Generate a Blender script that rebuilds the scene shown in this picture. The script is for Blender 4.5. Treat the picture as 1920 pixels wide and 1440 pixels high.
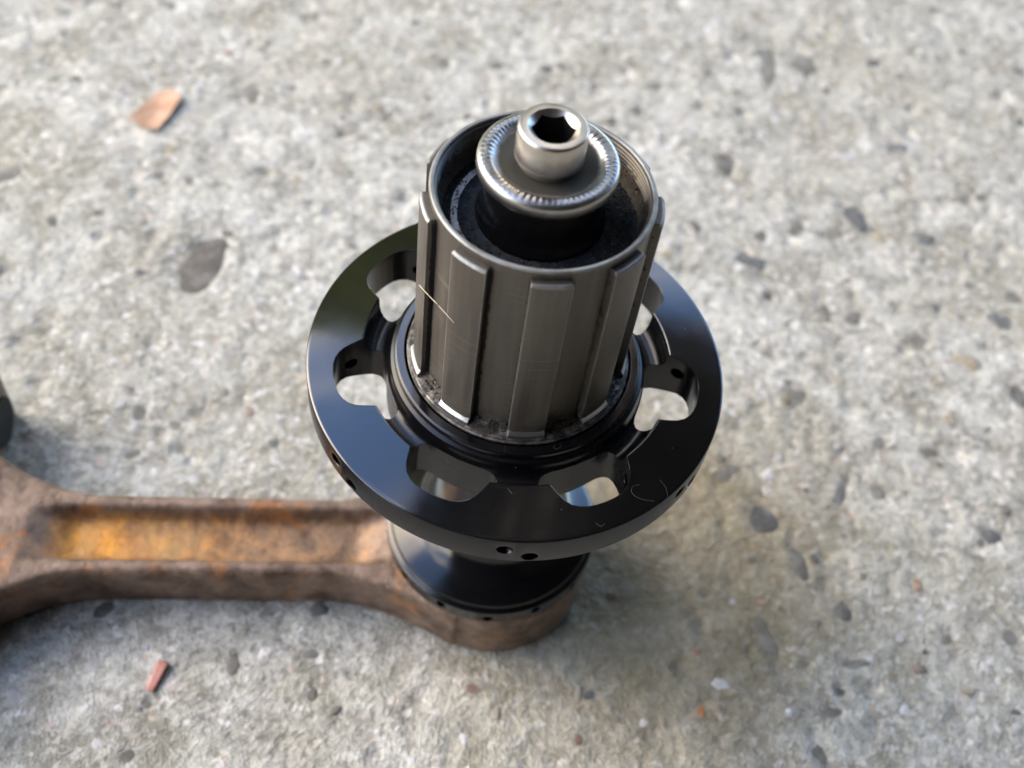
import bpy, bmesh, math, random
import numpy as np
from mathutils import Vector, Matrix, Euler, noise

random.seed(11)
rng = np.random.default_rng(7)
MM = 0.001                      # everything below is written in millimetres
GZ = 73.0                       # height of the drive flange's outer edge above the ground
scene = bpy.context.scene
for o in list(bpy.data.objects):
    bpy.data.objects.remove(o, do_unlink=True)
COL = scene.collection

# ------------------------------------------------------------------ camera
cam_d = bpy.data.cameras.new('camera')
cam = bpy.data.objects.new('camera', cam_d)
COL.objects.link(cam)
PITCH, ROLL, FPX = math.radians(53.37686), math.radians(8.96202), 2110.85
fw = Vector((0, math.cos(PITCH), -math.sin(PITCH)))
rt0 = Vector((1, 0, 0))
up0 = rt0.cross(fw)
rt = math.cos(ROLL) * rt0 + math.sin(ROLL) * up0
up = -math.sin(ROLL) * rt0 + math.cos(ROLL) * up0
M = Matrix((rt, up, -fw)).transposed().to_4x4()
M.translation = Vector((-0.184, -115.034, 147.231 + GZ)) * MM
cam.matrix_world = M
cam_d.sensor_width = 36
cam_d.lens = 36 * FPX / 1920
cam_d.clip_start = 0.005
cam_d.clip_end = 200
cam_d.dof.use_dof = True
cam_d.dof.focus_distance = 0.170
cam_d.dof.aperture_fstop = cam_d.lens / 2.3
scene.camera = cam

# ------------------------------------------------------------------ world, sun, exposure
CLOUD = 2.0
SUN_EL, SUN_AZ = math.radians(31), math.radians(-72)     # azimuth from +Y, clockwise seen from above
world = bpy.data.worlds.new('World')
scene.world = world
world.use_nodes = True
wn = world.node_tree
wn.nodes.clear()
wo = wn.nodes.new('ShaderNodeOutputWorld')
wb = wn.nodes.new('ShaderNodeBackground')
sky = wn.nodes.new('ShaderNodeTexSky')
sky.sky_type = 'NISHITA'
sky.sun_disc = False
sky.sun_elevation = SUN_EL
sky.sun_rotation = SUN_AZ
sky.altitude = 3000
sky.air_density = 1.0
sky.dust_density = 0.0
sky.ozone_density = 5.0
wb.inputs['Strength'].default_value = 0.15
# broken white cloud all over the sky, blue between
wtc = wn.nodes.new('ShaderNodeTexCoord')
wmp = wn.nodes.new('ShaderNodeMapping'); wmp.inputs['Location'].default_value = (CLOUD, 0.0, 0.0)
wnz = wn.nodes.new('ShaderNodeTexNoise'); wnz.inputs['Scale'].default_value = 1.7; wnz.inputs['Detail'].default_value = 6
wnz.inputs['Roughness'].default_value = .58; wnz.inputs['Distortion'].default_value = .3
wrp = wn.nodes.new('ShaderNodeValToRGB')
wrp.color_ramp.elements[0].position = .46; wrp.color_ramp.elements[1].position = .60
wmx = wn.nodes.new('ShaderNodeMix'); wmx.data_type = 'RGBA'
wmx.inputs[7].default_value = (6.2, 6.0, 5.8, 1)
wn.links.new(wtc.outputs['Generated'], wmp.inputs[0]); wn.links.new(wmp.outputs[0], wnz.inputs['Vector'])
wn.links.new(wnz.outputs['Fac'], wrp.inputs[0]); wn.links.new(wrp.outputs[0], wmx.inputs[0])
wn.links.new(sky.outputs[0], wmx.inputs[6]); wn.links.new(wmx.outputs[2], wb.inputs[0])
wn.links.new(wb.outputs[0], wo.inputs[0])

sun_d = bpy.data.lights.new('sun', 'SUN')
sun_d.energy = 0.4
sun_d.angle = math.radians(50)
sun_d.color = (1.0, 0.88, 0.74)
sun = bpy.data.objects.new('sun', sun_d)
COL.objects.link(sun)
sdir = Vector((math.sin(SUN_AZ) * math.cos(SUN_EL), math.cos(SUN_AZ) * math.cos(SUN_EL), math.sin(SUN_EL)))
sun.rotation_euler = sdir.to_track_quat('Z', 'Y').to_euler()
sun.location = sdir * 3

vs = scene.view_settings
vs.view_transform = 'Standard'
vs.look = 'None'
vs.gamma = 1
vs.use_curve_mapping = False
vs.exposure = 3.16
vs.use_white_balance = True
vs.white_balance_temperature = 7900

# ------------------------------------------------------------------ helpers
def tag(o, label=None, cat=None, group=None, kind=None):
    if label: o['label'] = label
    if cat: o['category'] = cat
    if group: o['group'] = group
    if kind: o['kind'] = kind
    return o

def empty(name, loc=(0, 0, 0)):
    o = bpy.data.objects.new(name, None)
    o.empty_display_size = 0.01
    o.location = Vector(loc) * MM
    COL.objects.link(o)
    return o

def mesh_from(name, verts, faces, smooth=True):
    me = bpy.data.meshes.new(name)
    me.from_pydata([(v[0] * MM, v[1] * MM, v[2] * MM) for v in verts], [], faces)
    me.update()
    if smooth:
        me.polygons.foreach_set('use_smooth', [True] * len(me.polygons))
    return me

def add(name, me, mat, parent=None, loc=None):
    o = bpy.data.objects.new(name, me)
    COL.objects.link(o)
    if mat and not me.materials:
        me.materials.append(mat)
    if parent:
        o.parent = parent
    if loc:
        o.location = Vector(loc) * MM
    return o

def sharp(me, deg=30):
    """mark edges sharper than deg so that smooth shading keeps machined corners"""
    bm = bmesh.new(); bm.from_mesh(me)
    bmesh.ops.recalc_face_normals(bm, faces=bm.faces)
    for e in bm.edges:
        if len(e.link_faces) == 2:
            e.smooth = e.calc_face_angle(0) < math.radians(deg)
    for f in bm.faces: f.smooth = True
    bm.to_mesh(me); bm.free()
    return me

def lathe(name, prof, n=128, closed=True, zoff=0.0, fn=None, ang=32):
    """revolve (r, z) points; fn(a, i, r, z) may return a changed (r, z)"""
    verts, faces = [], []
    m = len(prof)
    for k in range(n):
        a = 2 * math.pi * k / n
        for i, (r, z) in enumerate(prof):
            if fn: r, z = fn(a, i, r, z)
            verts.append((r * math.cos(a), r * math.sin(a), z + zoff))
    for k in range(n):
        k2 = (k + 1) % n
        for i in range(m if closed else m - 1):
            j = (i + 1) % m
            faces.append((k * m + i, k2 * m + i, k2 * m + j, k * m + j))
    me = mesh_from(name, verts, faces)
    return sharp(me, ang)

def prism(name, pts, z0, z1):
    n = len(pts)
    v = [(x, y, z0) for x, y in pts] + [(x, y, z1) for x, y in pts]
    f = [tuple(range(n))[::-1], tuple(range(n, 2 * n))]
    f += [(i, (i + 1) % n, n + (i + 1) % n, n + i) for i in range(n)]
    return mesh_from(name, v, f, False)

def cyl_between(a, b, r, n=20):
    a, b = Vector(a), Vector(b)
    q = (b - a).to_track_quat('Z', 'Y')
    v, f = [], []
    for p in (a, b):
        for k in range(n):
            t = 2 * math.pi * k / n
            v.append(p + q @ Vector((r * math.cos(t), r * math.sin(t), 0)))
    f = [tuple(range(n))[::-1], tuple(range(n, 2 * n))]
    f += [(i, (i + 1) % n, n + (i + 1) % n, n + i) for i in range(n)]
    return v, f

def join_pieces(name, pieces):
    V, F = [], []
    for v, f in pieces:
        o = len(V); V += list(v); F += [tuple(i + o for i in q) for q in f]
    return mesh_from(name, V, F, False)

def cut(me, cutters, ang=32):
    """subtract the cutter meshes from me and return the resulting mesh"""
    base = bpy.data.objects.new('cut_base', me); COL.objects.link(base)
    tmp = []
    for c in cutters:
        bm = bmesh.new(); bm.from_mesh(c)
        bmesh.ops.recalc_face_normals(bm, faces=bm.faces)
        bm.to_mesh(c); bm.free()
        co = bpy.data.objects.new('cutter', c); COL.objects.link(co); tmp.append(co)
        md = base.modifiers.new('b', 'BOOLEAN'); md.operation = 'DIFFERENCE'
        md.solver = 'EXACT'; md.object = co
    dg = bpy.context.evaluated_depsgraph_get()
    out = bpy.data.meshes.new_from_object(base.evaluated_get(dg))
    for co in tmp + [base]:
        bpy.data.objects.remove(co, do_unlink=True)
    return sharp(out, ang)

def tube(name, pts, r, n=6):
    """thin round thread through a list of points, smoothed"""
    P = [Vector(p) for p in pts]
    Q = []
    for i in range(len(P) - 1):
        p0, p1, p2, p3 = P[max(i - 1, 0)], P[i], P[i + 1], P[min(i + 2, len(P) - 1)]
        for k in range(6):
            t = k / 6
            Q.append(0.5 * ((2 * p1) + (p2 - p0) * t + (2 * p0 - 5 * p1 + 4 * p2 - p3) * t * t + (3 * p1 - p0 - 3 * p2 + p3) * t ** 3))
    Q.append(P[-1])
    V, F = [], []
    for i, q in enumerate(Q):
        d = (Q[min(i + 1, len(Q) - 1)] - Q[max(i - 1, 0)]).normalized()
        s = d.orthogonal().normalized(); u = d.cross(s)
        for k in range(n):
            a = 2 * math.pi * k / n
            V.append(q + r * (math.cos(a) * s + math.sin(a) * u))
    for i in range(len(Q) - 1):
        for k in range(n):
            F.append((i * n + k, i * n + (k + 1) % n, (i + 1) * n + (k + 1) % n, (i + 1) * n + k))
    F += [tuple(range(n))[::-1], tuple(range(len(V) - n, len(V)))]
    return mesh_from(name, V, F)

# ------------------------------------------------------------------ materials
class Mat:
    def __init__(s, name):
        s.m = bpy.data.materials.new(name); s.m.use_nodes = True
        s.t = s.m.node_tree; s.N = s.t.nodes; s.b = s.N['Principled BSDF']
        s.tc = s.N.new('ShaderNodeTexCoord')
    def link(s, a, b): s.t.links.new(a, b)
    def set(s, **k):
        for n, v in k.items():
            i = s.b.inputs[n.replace('_', ' ')]
            if isinstance(v, (tuple, float, int)): i.default_value = v
            else: s.link(v, i)
        return s
    def coords(s, sc=(1, 1, 1)):
        mp = s.N.new('ShaderNodeMapping'); mp.inputs['Scale'].default_value = sc
        s.link(s.tc.outputs['Object'], mp.inputs[0]); return mp.outputs[0]
    def noise(s, scale, detail=4, rough=.55, co=None, dist=0):
        n = s.N.new('ShaderNodeTexNoise'); n.inputs['Scale'].default_value = scale
        n.inputs['Detail'].default_value = detail; n.inputs['Roughness'].default_value = rough
        n.inputs['Distortion'].default_value = dist
        s.link(co if co else s.tc.outputs['Object'], n.inputs['Vector']); return n.outputs['Fac']
    def voro(s, scale, co=None, feat='F1', out='Distance', rnd=1):
        n = s.N.new('ShaderNodeTexVoronoi'); n.inputs['Scale'].default_value = scale
        n.feature = feat; n.inputs['Randomness'].default_value = rnd
        s.link(co if co else s.tc.outputs['Object'], n.inputs['Vector']); return n.outputs[out]
    def ramp(s, fac, stops, interp='LINEAR'):
        r = s.N.new('ShaderNodeValToRGB'); s.link(fac, r.inputs[0]); e = r.color_ramp.elements
        r.color_ramp.interpolation = interp
        for i, (p, c) in enumerate(stops):
            if i >= 2: e.new(p)
            e[i].position = p
            e[i].color = (c, c, c, 1) if isinstance(c, (int, float)) else (*c, 1)
        return r.outputs[0]
    def mix(s, fac, a, b, mode='MIX'):
        n = s.N.new('ShaderNodeMix'); n.data_type = 'RGBA'; n.blend_type = mode
        for sock, v in ((n.inputs[0], fac), (n.inputs[6], a), (n.inputs[7], b)):
            if isinstance(v, (int, float)): sock.default_value = v if sock is n.inputs[0] else (v, v, v, 1)
            elif isinstance(v, tuple): sock.default_value = (*v, 1)
            else: s.link(v, sock)
        return n.outputs[2]
    def math(s, op, a, b=0.0):
        n = s.N.new('ShaderNodeMath'); n.operation = op
        for sock, v in ((n.inputs[0], a), (n.inputs[1], b)):
            if isinstance(v, (int, float)): sock.default_value = v
            else: s.link(v, sock)
        return n.outputs[0]
    def rng(s, v, a, b, ya=1.0, yb=0.0):
        n = s.N.new('ShaderNodeMapRange'); n.interpolation_type = 'SMOOTHSTEP'
        s.link(v, n.inputs[0])
        for k, x in zip((1, 2, 3, 4), (a, b, ya, yb)): n.inputs[k].default_value = x
        return n.outputs[0]
    def sep(s):
        n = s.N.new('ShaderNodeSeparateXYZ'); s.link(s.tc.outputs['Object'], n.inputs[0]); return n.outputs
    def bump(s, h, dist, strength=1.0, bevel=0.0, nrm=None):
        b = s.N.new('ShaderNodeBump'); b.inputs['Distance'].default_value = dist
        b.inputs['Strength'].default_value = strength; s.link(h, b.inputs['Height'])
        if bevel:
            bv = s.N.new('ShaderNodeBevel'); bv.samples = 4; bv.inputs[0].default_value = bevel
            s.link(bv.outputs[0], b.inputs['Normal'])
        s.link(b.outputs[0], s.b.inputs['Normal']); return s

def polar(s):
    """radius and angle round the local z axis, for turned surfaces"""
    X = s.sep()
    r = s.math('SQRT', s.math('ADD', s.math('MULTIPLY', X[0], X[0]), s.math('MULTIPLY', X[1], X[1])))
    a = s.math('ARCTAN2', X[1], X[0])
    return r, a, X[2]

def combine(s, x, y, z):
    n = s.N.new('ShaderNodeCombineXYZ')
    for i, v in enumerate((x, y, z)):
        if isinstance(v, (int, float)): n.inputs[i].default_value = v
        else: s.link(v, n.inputs[i])
    return n.outputs[0]

def mat_anodised(name, rough, bevel=0.00022, ior=2.0):
    s = Mat(name)
    r, a, z = polar(s)
    turn = s.noise(1.0, 2, .6, combine(s, s.math('MULTIPLY', r, 9000), s.math('MULTIPLY', a, 1.2), s.math('MULTIPLY', z, 9000)))
    smear = s.noise(160, 3, .6)
    dust = s.ramp(s.voro(420, out='Distance'), [(0.0, 1.0), (0.045, 0.0)])
    dmask = s.ramp(s.noise(210, 2), [(0.52, 0.0), (0.60, 1.0)])
    d = s.math('MULTIPLY', dust, dmask)
    col = s.mix(d, (0.003, 0.0032, 0.004), (0.3, 0.28, 0.25))
    ro = s.math('ADD', s.math('MULTIPLY', s.ramp(smear, [(.3, 0.0), (.75, 1.0)]), 0.07), s.math('ADD', rough, s.math('MULTIPLY', d, .5)))
    s.set(Base_Color=col, Roughness=ro, IOR=ior)
    s.bump(turn, 0.000004, 0.55, bevel)
    return s.m

M_face = mat_anodised('black_turned_face', 0.09, ior=1.78)
M_black = mat_anodised('black_milled', 0.22, ior=1.45)
M_gloss = mat_anodised('black_gloss', 0.13, ior=1.5)

def mat_freehub():
    s = Mat('freehub_steel')
    r, a, z = polar(s)
    streak = s.noise(1.0, 5, .6, combine(s, s.math('MULTIPLY', a, 14), s.math('MULTIPLY', r, 300), s.math('MULTIPLY', z, 55)))
    grain = s.noise(900, 3, .6)
    base = s.mix(s.ramp(streak, [(.3, 0.0), (.7, 1.0)]), (0.092, 0.081, 0.069), (0.136, 0.120, 0.101))
    # rubbed marks left by the sprockets, thin rings at irregular heights
    zz = s.math('ADD', s.math('MULTIPLY', z, 240), s.math('MULTIPLY', s.noise(60, 2), 0.6))
    ring = s.noise(1.0, 0, .5, combine(s, 0.0, 0.0, zz))
    line = s.ramp(s.math('ABSOLUTE', s.math('SUBTRACT', s.math('FRACT', s.math('MULTIPLY', ring, 5)), .5)), [(0.0, 1.0), (0.045, 0.0)])
    lm = s.math('MULTIPLY', line, s.ramp(s.noise(130, 2), [(.50, 0.0), (.66, 0.5)]))
    base = s.mix(lm, base, (0.30, 0.275, 0.24))
    # edges rubbed bright: the lip of the rim and the top ends of the splines
    lip = s.math('MAXIMUM', s.rng(s.math('ABSOLUTE', s.math('SUBTRACT', z, 0.03878)), 0.00010, 0.00024),
                 s.math('MULTIPLY', s.rng(s.math('ABSOLUTE', s.math('SUBTRACT', z, 0.03722)), 0.00016, 0.0003), s.rng(r, 0.01665, 0.0168, 0.0, 1.0)))
    side = s.math('MULTIPLY', s.rng(s.math('ABSOLUTE', a), 0.156, 0.163, 0.0, .55), s.rng(r, 0.01702, 0.01712, 0.0, 1.0))
    lip = s.math('MAXIMUM', lip, side)
    lip = s.math('MULTIPLY', lip, s.ramp(s.noise(300, 3), [(.3, .35), (.6, 1.0)]))
    base = s.mix(lip, base, (0.30, 0.305, 0.30))
    # gritty black dirt plus painted shade along the spline flanks
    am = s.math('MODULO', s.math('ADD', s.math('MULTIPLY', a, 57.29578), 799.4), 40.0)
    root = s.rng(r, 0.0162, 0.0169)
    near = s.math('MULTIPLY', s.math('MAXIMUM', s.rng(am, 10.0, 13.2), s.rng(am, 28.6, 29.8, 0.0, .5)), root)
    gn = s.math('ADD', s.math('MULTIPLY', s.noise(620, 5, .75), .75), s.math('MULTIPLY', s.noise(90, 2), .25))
    grit_shade = s.rng(s.math('ADD', s.math('MULTIPLY', near, .42), gn), .66, .80, 0.0, .95)
    grit_shade = s.math('MULTIPLY', grit_shade, s.math('MULTIPLY', s.rng(near, 0.02, .15, 0.0, 1.0), s.rng(z, 0.0362, 0.0375)))
    base = s.mix(grit_shade, base, (0.010, 0.009, 0.008))
    # dark oily dirt gathers towards the foot and in the corners of the splines
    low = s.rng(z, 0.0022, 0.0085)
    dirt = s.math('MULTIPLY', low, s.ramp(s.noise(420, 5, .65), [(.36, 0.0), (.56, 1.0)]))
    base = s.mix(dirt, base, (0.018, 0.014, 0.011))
    speck = s.math('MULTIPLY', s.ramp(s.voro(650), [(0.0, 1.0), (0.06, 0.0)]), s.ramp(s.noise(140, 2), [(.55, 0.0), (.7, 1.0)]))
    base = s.mix(speck, base, (0.38, 0.33, 0.26))
    ro = s.math('ADD', s.math('MULTIPLY', streak, 0.22), s.math('ADD', 0.34, s.math('MULTIPLY', dirt, .3)))
    s.set(Base_Color=base, Roughness=ro, Metallic=s.math('SUBTRACT', 0.62, s.math('MULTIPLY', dirt, .6)))
    s.bump(s.math('ADD', s.math('MULTIPLY', grain, .4), s.math('MULTIPLY', dirt, 1.0)), 0.00007, .5, 0.00028)
    return s.m
M_free = mat_freehub()

def mat_steel(name, col, rough, fine=1.0, dirt=0.0, bevel=0.0002, dark_zone=None):
    s = Mat(name)
    r, a, z = polar(s)
    turn = s.noise(1.0, 3, .6, combine(s, s.math('MULTIPLY', r, 5200), s.math('MULTIPLY', a, 2), s.math('MULTIPLY', z, 5200)))
    sm = s.noise(330, 4, .6)
    c = s.mix(s.ramp(sm, [(.3, 0.0), (.75, 1.0)]), tuple(x * .78 for x in col), col)
    if dirt:
        dm = s.math('MULTIPLY', s.ramp(s.noise(520, 5, .65), [(.36, 0.0), (.52, 1.0)]), dirt)
        c = s.mix(dm, c, (0.02, 0.016, 0.012))
        s.set(Metallic=s.math('SUBTRACT', 1.0, s.math('MULTIPLY', dm, .8)))
    else:
        s.set(Metallic=1.0)
    if dark_zone:                                             # darker olive zone, (socket, from, to)
        src, g0, g1, amt = dark_zone
        g = s.math('ADD', r if src == 'r' else z, s.math('MULTIPLY', s.math('SUBTRACT', s.noise(700, 4, .6), .5), 0.0009))
        gm_ = s.math('MULTIPLY', s.rng(g, g0, g1), amt)
        c = s.mix(gm_, c, (0.034, 0.032, 0.024))
        s.set(Metallic=s.math('SUBTRACT', 1.0, s.math('MULTIPLY', gm_, .75)), Specular_IOR_Level=.2)
        rough = s.math('ADD', rough, s.math('MULTIPLY', gm_, .2))
    s.set(Base_Color=c, Roughness=s.math('ADD', rough, s.math('MULTIPLY', sm, .16)))
    s.bump(turn, 0.000012 * fine, .5, bevel)
    return s.m
M_axle = mat_steel('axle_steel', (0.60, 0.55, 0.49), 0.26, dark_zone=('z', 0.0445, 0.0455, .75))
M_wash = mat_steel('washer_steel', (0.44, 0.425, 0.41), 0.25, 1.0, dark_zone=('r', 0.0066, 0.0077, .94))
M_socket = mat_steel('greasy_socket', (0.10, 0.10, 0.10), 0.35)
M_foot = mat_steel('bright_steel', (0.58, 0.60, 0.63), 0.27, 5.0)
M_basering = mat_steel('base_ring_steel', (0.30, 0.275, 0.24), 0.42, 1.0, .97)

def mat_grime(name, c0, c1, speckle):
    s = Mat(name)
    n = s.noise(700, 6, .7)
    c = s.mix(s.ramp(n, [(.35, 0.0), (.7, 1.0)]), c0, c1)
    sp = s.math('MULTIPLY', s.ramp(s.voro(1100), [(0.0, 1.0), (0.10, 0.0)]), s.ramp(s.noise(420, 2), [(.5, 0.0), (.62, 1.0)]))
    c = s.mix(s.math('MULTIPLY', sp, speckle), c, (0.42, 0.36, 0.27))
    s.set(Base_Color=c, Roughness=s.ramp(n, [(.3, .38), (.7, .8)]))
    s.bump(n, 0.00030, .8)
    return s.m
M_grime = mat_grime('black_grime', (0.012, 0.010, 0.009), (0.07, 0.055, 0.038), .9)
M_grime2 = mat_grime('brown_grime', (0.012, 0.009, 0.007), (0.05, 0.034, 0.024), .35)

def mat_seal():
    s = Mat('worn_seal')
    r, a, z = polar(s)
    n = s.noise(620, 5, .7)
    c = s.mix(s.ramp(n, [(.35, 0.0), (.7, 1.0)]), (0.008, 0.008, 0.012), (0.022, 0.034, 0.042))
    # a crescent rubbed down to pale grey on the left side
    side = s.ramp(s.math('ABSOLUTE', s.math('SUBTRACT', s.math('ABSOLUTE', a), 3.02)), [(0.35, 1.0), (0.62, 0.0)])
    band = s.rng(s.math('ABSOLUTE', s.math('SUBTRACT', s.math('ADD', r, s.math('MULTIPLY', s.math('SUBTRACT', s.noise(300, 3), .5), .0006)), 0.01228)), 0.00042, 0.00056)
    w = s.math('MULTIPLY', s.math('MULTIPLY', side, band), s.ramp(s.noise(800, 4, .7), [(.36, 0.15), (.5, 1.0)]))
    c = s.mix(w, c, (0.62, 0.62, 0.62))
    gs = s.math('MULTIPLY', s.ramp(s.voro(900), [(0.0, 1.0), (0.10, 0.0)]), s.ramp(s.noise(300, 2), [(.52, 0.0), (.62, .8)]))
    c = s.mix(gs, c, (0.34, 0.30, 0.24))
    s.set(Base_Color=c, Roughness=0.9, Specular_IOR_Level=.3)
    s.bump(n, 0.0006, .9)
    return s.m
M_seal = mat_seal()

def mat_rust():
    s = Mat('rusted_forging')
    X = s.sep()
    nrm = s.N.new('ShaderNodeNewGeometry')
    big = s.noise(75, 5, .62, dist=.6)
    fine = s.noise(420, 6, .7)
    mid = s.noise(170, 4, .6, dist=.4)
    # iron scale: purple grey brown
    c = s.mix(s.ramp(mid, [(.34, 0.0), (.66, 1.0)]), (0.075, 0.044, 0.029), (0.25, 0.172, 0.128))
    c = s.mix(s.ramp(fine, [(.5, 0.0), (.75, .45)]), c, (0.33, 0.238, 0.172))
    # orange and ochre rust settles in the recessed web (attribute: depth of the recess)
    at = s.N.new('ShaderNodeAttribute'); at.attribute_name = 'recess'
    ro = s.mix(s.ramp(mid, [(.3, 0.0), (.62, 1.0)]), (0.24, 0.095, 0.020), (0.66, 0.29, 0.042))
    ro = s.mix(s.ramp(big, [(.42, 0.0), (.66, 1.0)]), ro, (0.29, 0.185, 0.085))
    fade = s.rng(X[0], -0.080, -0.040, .9, .10)
    k = s.math('MULTIPLY', at.outputs['Fac'], s.math('ADD', fade, s.ramp(mid, [(.4, 0.0), (.7, .3)])))
    c = s.mix(k, c, ro)
    o2 = s.ramp(s.noise(120, 4, .6, dist=.8), [(.56, 0.0), (.70, .75)])
    c = s.mix(o2, c, (0.36, 0.15, 0.05))
    s.set(Base_Color=c, Roughness=s.ramp(fine, [(.3, .36), (.8, .75)]), Metallic=.3)
    s.bump(s.math('ADD', fine, s.math('MULTIPLY', mid, .8)), 0.0006, .6)
    return s.m
M_rust = mat_rust()

def mat_concrete():
    s = Mat('concrete')
    n1 = s.noise(16, 2, .6, dist=.3)
    n2 = s.noise(120, 5, .72, dist=.25)
    n3 = s.noise(430, 4, .72, dist=.15)
    n4 = s.noise(1700, 2, .6)
    n5 = s.noise(46, 4, .66, dist=.3)
    c = s.mix(s.ramp(n2, [(.34, 0.0), (.58, 1.0)]), (0.228, 0.224, 0.188), (0.63, 0.635, 0.575))
    c = s.mix(s.ramp(n3, [(.30, .85), (.50, 0.0)]), c, (0.195, 0.19, 0.158))
    c = s.mix(s.ramp(n3, [(.55, 0.0), (.72, .85)]), c, (0.82, 0.825, 0.77))
    c = s.mix(s.ramp(n5, [(.47, 0.0), (.63, .72)]), c, (0.255, 0.243, 0.188))
    c = s.mix(s.ramp(n5, [(.30, .65), (.46, 0.0)]), c, (0.73, 0.735, 0.67))
    c = s.mix(s.ramp(n1, [(.46, 0.0), (.68, .5)]), c, (0.34, 0.315, 0.225))
    c = s.mix(s.ramp(n4, [(.34, .42), (.56, 0.0)]), c, (0.19, 0.182, 0.158))
    c = s.mix(s.ramp(n4, [(.58, 0.0), (.74, .5)]), c, (0.78, 0.775, 0.74))
    # grains of the sand in the mortar: cell by cell a slightly different tone
    vc = s.N.new('ShaderNodeTexVoronoi'); vc.inputs['Scale'].default_value = 760
    wv = s.N.new('ShaderNodeVectorMath'); wv.operation = 'ADD'
    wn_ = s.N.new('ShaderNodeTexNoise'); wn_.inputs['Scale'].default_value = 700
    s.link(s.tc.outputs['Object'], wn_.inputs['Vector'])
    ws = s.N.new('ShaderNodeVectorMath'); ws.operation = 'SCALE'; ws.inputs['Scale'].default_value = 0.0022
    s.link(wn_.outputs['Color'], ws.inputs[0]); s.link(s.tc.outputs['Object'], wv.inputs[0]); s.link(ws.outputs[0], wv.inputs[1])
    s.link(wv.outputs[0], vc.inputs['Vector'])
    sp = s.N.new('ShaderNodeSeparateColor'); s.link(vc.outputs['Color'], sp.inputs[0])
    grain = s.ramp(sp.outputs[0], [(0.0, (0.17, 0.16, 0.15)), (.10, (0.30, 0.28, 0.25)), (.5, (0.52, 0.51, 0.48)), (.86, (0.64, 0.61, 0.54)), (.95, (0.88, 0.88, 0.90)), (1.0, (0.5, 0.33, 0.24))])
    c = s.mix(s.math('MULTIPLY', s.ramp(sp.outputs[1], [(.5, 0.0), (.62, 1.0)]), .55), c, grain)
    # a brown patch beside the rod, fading outwards
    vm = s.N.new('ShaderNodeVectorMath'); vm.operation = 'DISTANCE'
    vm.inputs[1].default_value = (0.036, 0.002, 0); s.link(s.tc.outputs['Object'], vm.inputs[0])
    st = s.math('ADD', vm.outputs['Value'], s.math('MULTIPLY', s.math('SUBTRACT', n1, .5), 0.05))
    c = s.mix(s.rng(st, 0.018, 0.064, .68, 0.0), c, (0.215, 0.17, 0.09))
    s.set(Base_Color=c, Roughness=.9, Specular_IOR_Level=.25)
    h = s.math('ADD', s.math('MULTIPLY', n2, 1.0), s.math('ADD', s.math('MULTIPLY', n3, .7), s.math('MULTIPLY', n4, .25)))
    s.bump(h, 0.0015, .85)
    return s.m
M_conc = mat_concrete()

def mat_stone(name, c0, c1, rough=.8, spec=.3):
    s = Mat(name)
    oi = s.N.new('ShaderNodeObjectInfo')
    n = s.noise(380, 5, .65)
    c = s.mix(s.ramp(n, [(.3, 0.0), (.7, 1.0)]), c0, c1)
    hs = s.N.new('ShaderNodeHueSaturation')
    s.link(s.math('ADD', .75, s.math('MULTIPLY', oi.outputs['Random'], .5)), hs.inputs['Value'])
    s.link(c, hs.inputs['Color'])
    cem = s.ramp(s.noise(260, 5, .7, co=s.N.new('ShaderNodeNewGeometry').outputs['Position'], dist=.5), [(.44, 0.0), (.62, {'dark_stone': .35, 'grey_stone': .4, 'slate_stone': .3}.get(name, .7))])
    s.set(Base_Color=s.mix(cem, hs.outputs[0], (0.46, 0.45, 0.42)), Roughness=rough, Specular_IOR_Level=spec)
    s.bump(n, 0.0005, .7)
    return s.m
STONE_MAT = {
    'pit': mat_stone('dark_stone', (0.135, 0.122, 0.105), (0.25, 0.23, 0.20)),
    'dark': mat_stone('grey_stone', (0.145, 0.14, 0.12), (0.27, 0.262, 0.23)),
    'slate': mat_stone('slate_stone', (0.095, 0.103, 0.105), (0.21, 0.218, 0.215)),
    'tan': mat_stone('tan_stone', (0.30, 0.24, 0.15), (0.48, 0.41, 0.29)),
    'white': mat_stone('quartz_stone', (0.60, 0.60, 0.60), (0.84, 0.84, 0.85), .7, .3),
    'orange': mat_stone('orange_stone', (0.38, 0.15, 0.06), (0.55, 0.26, 0.12)),
    'rust': mat_stone('reddish_stone', (0.24, 0.14, 0.11), (0.40, 0.27, 0.22)),
}

def mat_simple(name, c0, c1, rough=.6, scale=300, bump=.0003, sss=0):
    s = Mat(name)
    n = s.noise(scale, 5, .6)
    s.set(Base_Color=s.mix(s.ramp(n, [(.3, 0.0), (.7, 1.0)]), c0, c1), Roughness=rough)
    s.bump(n, bump, .6)
    return s.m
M_leaf = mat_simple('dry_leaf', (0.42, 0.215, 0.125), (0.64, 0.42, 0.29), .7, 160)
M_red = mat_simple('red_chip', (0.42, 0.16, 0.12), (0.62, 0.32, 0.26), .5)
M_lint = mat_simple('lint', (0.09, 0.085, 0.075), (0.18, 0.168, 0.145), .8)
M_hair = mat_simple('pale_fibre', (0.62, 0.50, 0.38), (0.78, 0.66, 0.52), .5)
M_bolt = mat_simple('dark_bolt', (0.006, 0.005, 0.0045), (0.018, 0.015, 0.012), .95)
M_timber = mat_simple('dark_timber', (0.007, 0.006, 0.0045), (0.016, 0.012, 0.009), .7, 4, .002)
M_green = mat_simple('green_leaves', (0.12, 0.155, 0.028), (0.21, 0.245, 0.06), .6, 6, .001)

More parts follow.
